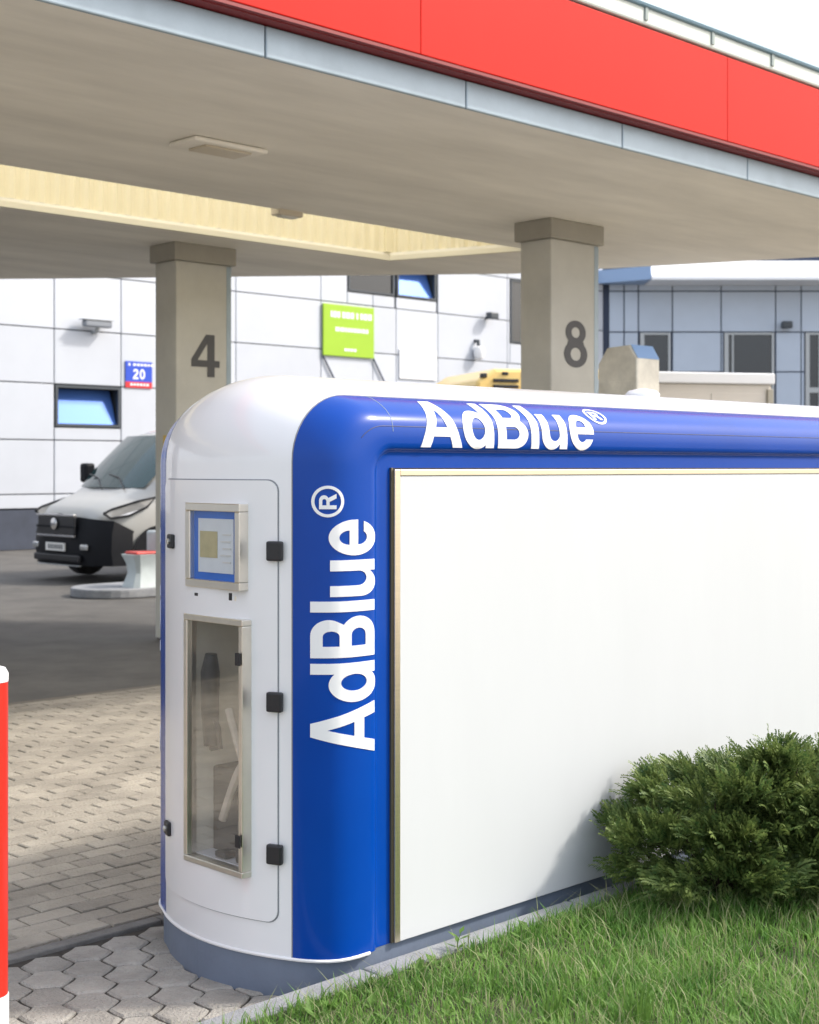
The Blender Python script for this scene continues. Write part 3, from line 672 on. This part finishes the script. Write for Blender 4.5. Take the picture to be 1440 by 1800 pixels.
for s in (-1, 1):
    pts = [(1.02, 1.43), (2.05, 1.38), (2.05, 2.02), (1.62, 2.04)]
    MB().add([(x, s*(1.034 - .128*max(0, (z-1.15)/1.1)), z) for x, z in pts], [(0, 1, 2, 3)]).build('side_window', 'vanglass', van)
    wb = [(-.02, .30), (-.03, .60), (.02, .84), (.16, .92), (.50, .80), (.62, .62), (.66, .34)]
    hl = [(.10, 1.0), (.22, 1.06), (.62, 1.17), (.90, 1.22), (.76, 1.08), (.48, .965), (.20, .93)]
    def shell(pts, off):
        r = []
        for x, z in pts:
            w = np.interp(x, [0, .03, .12, .35, .62, 1], [.72, .86, .93, .985, 1.01, 1.02]) + off; r.append((x, s*w, z))
        return r
    MB().add(shell(hl, .022), [tuple(range(len(hl)))]).build('headlight', 'lens', van)
    MB().tube(shell(hl + hl[:1], .022), .018, 6).build('headlight_rim', 'vanblk', van)
    for wx in (.95, 4.4):
        wh = MB().tube([(wx, s*.78, .33), (wx, s*1.02, .33)], .33, 24).build('wheel', 'rubber', van, bevel=.03)
        MB().tube([(wx, s*.9, .33), (wx, s*1.028, .33)], .20, 18).build('hub', 'wframeg', wh)
        aw = [(wx+.43*math.cos(R(a)), s*1.033, .36+.45*math.sin(R(a))) for a in range(0, 181, 12)]
        MB().add(aw, [tuple(range(len(aw)))]).build('wheel_arch', 'vanblk', van)
    bx(1.02, 1.20, *sorted((s*1.03, s*1.22)), 1.42, 1.72).build('mirror', 'vanblk', van, bevel=.04)
    bx(1.5, 5.1, *sorted((s*1.02, s*1.04)), .55, .70).build('side_strip', 'vanblk', van, bevel=.01)
bp = []
for x, z0, z1 in ((0, .28, .90),):
    for k in range(19):
        t = -1 + 2*k/18; yy = t*1.03; xx = -.07 + .27*abs(t)**3.2; bp.append((xx, yy))
side_ext = [(.52, -1.045)] + bp + [(.52, 1.045)]
def lift(p): return .99 - .10*abs(p[1])/1.04 if p[0] < .3 else .74
MB().loft([[(x, y, .25) for x, y in side_ext] , [(x-.03*(x < .4), y, .45) for x, y in side_ext], [(x-.02*(x < .4), y, .70) for x, y in side_ext], [(x+.03, y*.985, lift((x, y))) for x, y in side_ext]], cap=False, closed=False).build('bumper', 'vanblk', van, smooth=50)
bx(-.115, -.07, -.50, .50, .68, .95).build('grille', 'black', van, bevel=.02)
bx(-.118, -.06, -.62, .62, .30, .40).build('lower_intake', 'black', van, bevel=.02)
bx(-.085, -.02, -.56, .56, .235, .252).build('skid_strip', 'wframeg', van, bevel=.008)
for y in (-.66, .66): bx(-.075, -.02, y-.09, y+.09, .47, .56).build('fog_lamp', 'lens', van, bevel=.03)
for z in (.665, .80, .965): bx(-.13, -.09, -.52, .52, z-.015, z+.015).build('grille_bar', 'chrome' if z != .80 else 'vanblk', van, bevel=.005)
e_ = MB().lathe([(.085, 0), (.085, .015), (.05, .025)], 20); e_.v = [(-.132-z_, x, y+.84) for x, y, z_ in e_.v]; e_.build('emblem', 'chrome', van, smooth=True)
bx(-.125, -.105, -.26, .26, .45, .565).build('number_plate', 'plate', van); 
q = MB(); [q.box(-.1275, -.1251, -.21+.06*k, -.175+.06*k, .475, .54) for k in range(7)]; q.build('plate_print', 'wframe', van)
for y0, y1 in ((-.6, .1), (.0, .65)): MB().tube([(.66, y0, 1.34), (.80, (y0+y1)/2, 1.50), (.86, y1, 1.55)], .012, 6).build('wiper', 'black', van)

# ------------------------------------------------------------------ yellow truck behind the cabinet
tr = thing('yellow_truck', 'yellow truck cab with slotted roof behind the cabinet', 'truck', 0, 0, rot=R(18)); tr.location = (.92, 20.0, .05)
MB().prism([(0, .45), (2.4, .45), (2.4, 2.86), (2.32, 3.02), (.30, 2.99), (.02, 2.82)], 0, 2.1, 'xz').build('cab', 'yellow', tr, bevel=.05)
bx(.18, 2.22, -.02, -.001, 1.55, 2.45).build('windscreen', 'vanglass', tr, bevel=.01)
bx(.10, 2.30, -.22, -.002, 2.47, 2.52).build('sun_visor', 'yellow', tr, bevel=.02)
for z in (2.715, 2.80): bx(.26, .64, -.035, -.003, z, z+.045).build('roof_slot', 'black', tr, bevel=.006)
MB().prism([(.72, 2.70), (.86, 2.70), (1.02, 2.88), (.80, 2.88)], -.03, -.002, 'xz').build('roof_vent', mat('mustard_vent', (.32, .24, .07), .6), tr)
for x in (.08, .40, .72, 1.5, 1.9): bx(x, x+.09, -.02, .05, 2.90 if x > .2 else 2.86, 2.945 if x > .2 else 2.92).build('marker_lamp', 'black', tr, bevel=.008)
for x in (.05, 1.85): bx(x, x+.5, -.05, -.002, .62, .85).build('headlight', 'lens', tr, bevel=.02)
bx(.02, 2.38, -.12, -.003, .30, .58).build('bumper', 'yellow', tr, bevel=.03)
bx(.45, 1.95, -.03, -.002, .9, 1.45).build('grille', 'black', tr, bevel=.02)
for x in (.02, 2.1):
    for y in (1.0, 4.6): MB().tube([(x, y, .48), (x+.28, y, .48)], .48, 24).build('wheel', 'rubber', tr, bevel=.03)
bx(.7, 1.7, 2.12, 6.2, .65, .95).build('chassis', 'black', tr); bx(.05, 2.35, 2.3, 6.3, 1.0, 2.55).build('load_body', 'yellow', tr, bevel=.03)

# ------------------------------------------------------------------ steel cabinet and beige container
g = thing('steel_cabinet', 'mottled steel cabinet with chamfered top right of column eight', 'cabinet', 9.34, 6.96)
pr = [(0, 0), (.39, 0), (.39, 2.50), (.30, 2.63), (.07, 2.64), (0, 2.53)]
MB().loft([[(x, y, z) for y, z in pr] for x in (0, .31)]).build('housing', 'galv', g, bevel=.012)
MB().add([(.01, -.004, 2.532), (.305, -.004, 2.532), (.305, .066, 2.645), (.01, .066, 2.645)], [(0, 1, 2, 3)]).build('sky_facet', mat('reflected_sky_blue', (.24, .40, .70), .35, .3), g)  # blue of the reflected sky painted on a sheet over the sloped facet
bx(-.006, -.001, .05, .34, .25, 2.35).build('door', 'galv', g, bevel=.002)
g = thing('beige_container', 'long beige sheet-metal container with white lid rim behind cabinet', 'container', 0, 0, rot=R(14)); g.location = (2.70, 16.1, 0)
bx(0, 1.50, 0, 2.4, 0, 2.60).build('body', 'beige', g, bevel=.012)
bx(-.03, 1.53, -.04, 2.43, 2.602, 2.73).build('lid', 'roofw', g, bevel=.015)
bx(1.44, 1.51, -.035, -.002, .1, 2.55).build('corner_post', mat('beige_post', (.40, .37, .30), .5), g, bevel=.006)
for x in (.02, .75): bx(x, x+.68, -.006, -.001, .15, 2.5).build('side_sheet', 'beige', g, bevel=.002)

# ------------------------------------------------------------------ vegetation
def blades(name, n, reg, hlo, hhi, wlo, whi, lean, m, power=1.5):
    u = rng.uniform(reg[0], reg[1], n); v = rng.uniform(reg[2], reg[3], n)
    X = math.cos(TH)*u - math.sin(TH)*v; Y = math.sin(TH)*u + math.cos(TH)*v
    z = np.array([lawn_z(a, b) for a, b in zip(u, v)]) - .004
    cl = .55 + .45*np.sin(u*5.3 + 1.7*np.sin(v*4.1))*np.sin(v*6.1 + u*2.2); keep = rng.random(n) < .45 + .55*cl
    keep &= Y > 2.6
    X, Y, z, cl = X[keep], Y[keep], z[keep], cl[keep]; n = len(X)
    h = (hlo + (hhi-hlo)*rng.random(n)**power)*(.65 + .5*cl); w = rng.uniform(wlo, whi, n); ph = rng.uniform(0, 2*np.pi, n); ln = h*lean*rng.uniform(.2, 1.2, n); th = ph + rng.uniform(-.6, .6, n) + np.pi/2
    dx, dy = np.cos(ph), np.sin(ph); tx, ty = np.cos(th)*w, np.sin(th)*w
    b = np.stack([X, Y, z], 1); t = np.stack([tx, ty, 0*tx], 1); l1 = np.stack([dx*ln*.3, dy*ln*.3, h*.55], 1); l2 = np.stack([dx*ln, dy*ln, h*(1-.25*lean*rng.random(n))], 1)
    V = np.stack([b-t, b+t, b+l1+t*.8, b+l1-t*.8, b+l2], 1).reshape(-1, 3); k = np.arange(n)*5
    F = [(a, a+1, a+2, a+3) for a in k] + [(a+3, a+2, a+4) for a in k]
    me = bpy.data.meshes.new(name); me.from_pydata(V.tolist(), [], F); me.materials.append(M[m])
    o = link(name, me); o['kind'] = 'stuff'; return o
o = blades('grass', 150000, (1.4, 6.5, 1.2, 3.19), .025, .085, .0012, .0028, .8, 'grass'); tag(o, 'green grass covering the lawn in front of cabinet', 'grass')
o = blades('dry_grass', 22000, (1.4, 6.5, 1.2, 3.19), .03, .13, .0010, .002, .9, 'drygrass'); tag(o, 'pale dry grass blades scattered through the lawn', 'grass')
def tuft(name, label, u, v, n, h0, h1, m):
    q = MB(); rd = random.Random(int(u*1000))
    for k in range(n):
        a = rd.uniform(0, 6.28); h = rd.uniform(h0, h1); ln = h*rd.uniform(.15, .6); w = rd.uniform(.0025, .004)
        d_ = Vector((math.cos(a), math.sin(a), 0)); s_ = Vector((-math.sin(a), math.cos(a), 0))*w; b = Vector((rd.uniform(-.03, .03), rd.uniform(-.03, .03), 0))
        p = [b, b + d_*ln*.15 + Vector((0, 0, h*.4)), b + d_*ln*.5 + Vector((0, 0, h*.8)), b + d_*ln*1.1 + Vector((0, 0, h))]
        vs = []
        for i, pp in enumerate(p[:3]): kk = (1, .9, .6)[i]; vs += [pp - s_*kk, pp + s_*kk]
        vs.append(p[3]); q.add(vs, [(0, 1, 3, 2), (2, 3, 5, 4), (4, 5, 6)])
    o = q.build(name, m); o.location = W(u, v, lawn_z(u, v) - .005); return tag(o, label, 'grass')
def lawn_at(px, py):
    Y = (1.65-.09)*2520/(py-822); X = (px-720)/2520*Y
    return X*math.cos(TH)+Y*math.sin(TH), -X*math.sin(TH)+Y*math.cos(TH)
for px, py, n, h0, h1, m, lab in ((975, 1798, 22, .08, .17, 'weed', 'tall pale grass tuft at the bottom edge, left of two'), (1120, 1812, 26, .09, .20, 'weed', 'tall pale grass tuft at the bottom edge, right of two'),
                             (1380, 1600, 22, .10, .20, 'weed', 'long grass tuft standing against the bush foot')):
    u, v = lawn_at(px, py); tuft('grass_tuft', lab, u, v, n, h0, h1, m)['group'] = 'tall grass tufts'
def weed(label, u, v, h):
    g = thing('weed', label, 'weed', u, v, lawn_z(u, min(v, 3.2)) - .003); g['group'] = 'weeds by the kerb'
    MB().tube([(0, 0, 0), (.005, .004, h*.6), (.02, .002, h)], [.002, .0016, .001], 5).build('stem', 'weed', g)
    q = MB()
    for k in range(9):
        z = h*(.25+.085*k); a = k*2.4; d_ = Vector((math.cos(a), math.sin(a), .35)); s_ = Vector((-math.sin(a), math.cos(a), 0))*.008; b = Vector((.012*z/h, .003, z))
        q.add([b, b+d_*.02+s_, b+d_*.042, b+d_*.02-s_], [(0, 1, 2, 3)])
    q.build('leaves', 'weed', g)
for px, py, h, lab in ((783, 1668, .07, 'tiny leafy weed touching the white panel foot'), (915, 1700, .13, 'spindly weed in the lawn near the kerb')):
    u, v = lawn_at(px, py); weed(lab, u, min(v, 3.19), h)
# broad-leaved ground cover among the grass
q = MB(); rd = random.Random(11)
for _ in range(260):
    u, v = rd.uniform(1.6, 6), rd.uniform(1.6, 3.18); c = W(u, v, lawn_z(u, v) + rd.uniform(.0, .02))
    if c.y < 3.4: continue
    for k in range(rd.randint(5, 9)):
        a = rd.uniform(0, 6.28); d_ = Vector((math.cos(a), math.sin(a), rd.uniform(.25, 1.1))).normalized(); s_ = Vector((-math.sin(a), math.cos(a), 0)); ln = rd.uniform(.025, .06); w = ln*rd.uniform(.16, .3)
        q.add([c, c+d_*ln*.5+s_*w, c+d_*ln-Vector((0, 0, ln*.15)), c+d_*ln*.5-s_*w], [(0, 1, 2, 3)])
o = q.build('ground_cover', 'weed'); o['kind'] = 'stuff'; tag(o, 'small broad-leaved weeds scattered through the lawn', 'weeds')
# evergreen bush
bu, bv_ = lawn_at(1275, 1583)
bu += .12
bush = thing('evergreen_bush', 'dark green spreading evergreen bush in front of the panel', 'bush', bu, bv_, lawn_z(bu, bv_) - .03, rot=0)
lumps = [((0, 0, .28), (.38, .33, .27)), ((-.27, -.05, .18), (.25, .28, .17)), ((.27, -.06, .26), (.34, .32, .26)), ((.10, .02, .42), (.25, .24, .17)), ((-.13, .0, .33), (.22, .22, .15)), ((.36, -.05, .37), (.24, .25, .18)), ((-.10, -.16, .14), (.30, .22, .14)), ((.62, -.02, .22), (.28, .28, .22)), ((.25, -.2, .16), (.3, .2, .15))]
V, F = [], []
sub = np.random.default_rng(3)
def sprig(p, dr, ln, nn_=9, nlen=.024):
    up = np.cross(dr, sub.normal(size=3)*.6 + np.array([0, .2, 0])); up /= np.linalg.norm(up); sd = np.cross(up, dr); fold = sub.uniform(.0, .35)
    for i in range(nn_):
        t = i/(nn_-1); b = p + dr*ln*t + np.array([0, 0, .012*math.sin(t*2)])
        for s in (-1, 1):
            nd = dr*.6 + sd*s*.85 + up*(fold + sub.uniform(-.2, .2)); nl = nlen*(1-.5*t)*sub.uniform(.75, 1.2); wv = (dr - sd*s*.5)*.0036
            o_ = len(V); V.extend([b-wv, b+nd*nl*.5-wv*.9, b+nd*nl, b+nd*nl*.5+wv*.9]); F.append((o_, o_+1, o_+2, o_+3))
clumps = []
for (c, r_) in lumps:
    c, r_ = np.array(c), np.array(r_); N = int(19*(r_[0]*r_[1]*r_[2]/.02)**.5)
    for _ in range(N):
        d_ = sub.normal(size=3); d_[2] = abs(d_[2])*1.3 - .62; d_ /= np.linalg.norm(d_); p = c + d_*r_*sub.uniform(.62, 1.04)
        if p[2] > .03: clumps.append((p, d_, sub.uniform(.05, .11)))
for p, d_, cr in clumps:
    ax = d_*np.array([1, 1, .7]) + sub.normal(size=3)*.25 + np.array([0, 0, .12]); ax /= np.linalg.norm(ax)
    for _ in range(int(44 + 560*cr)):
        q_ = sub.normal(size=3)*np.array([1, 1, .5])*cr*.42
        dr = ax + q_/cr*.7 + sub.normal(size=3)*.22; dr /= np.linalg.norm(dr); pp = p + q_
        if pp[2] > .015: sprig(pp, dr, sub.uniform(.03, .075))
for (c, r_) in lumps:                               # sparser growth inside
    c, r_ = np.array(c), np.array(r_)
    for _ in range(130):
        d_ = sub.normal(size=3); d_ /= np.linalg.norm(d_); p = c + d_*r_*sub.uniform(.2, .8)
        if p[2] > .02: sprig(p, d_, sub.uniform(.05, .10), 8)
me = bpy.data.meshes.new('foliage'); me.from_pydata([tuple(p) for p in V], [], F); me.materials.append(M['yew'])
fo = link('foliage', me, bush)
for k in range(46):
    c, r = lumps[k % len(lumps)]; a = sub.uniform(0, 6.28); e = np.array(c) + np.array(r)*np.array([math.cos(a)*.8, math.sin(a)*.8, sub.uniform(-.2, .8)])
    b = np.array([c[0]*.35+sub.uniform(-.05, .05), sub.uniform(-.05, .05), -.02]); m_ = (b+e)/2 + np.array([0, 0, -.03])
    MB().tube([b, m_, e], [.011, .007, .003], 5).build('branch', 'wood', bush)
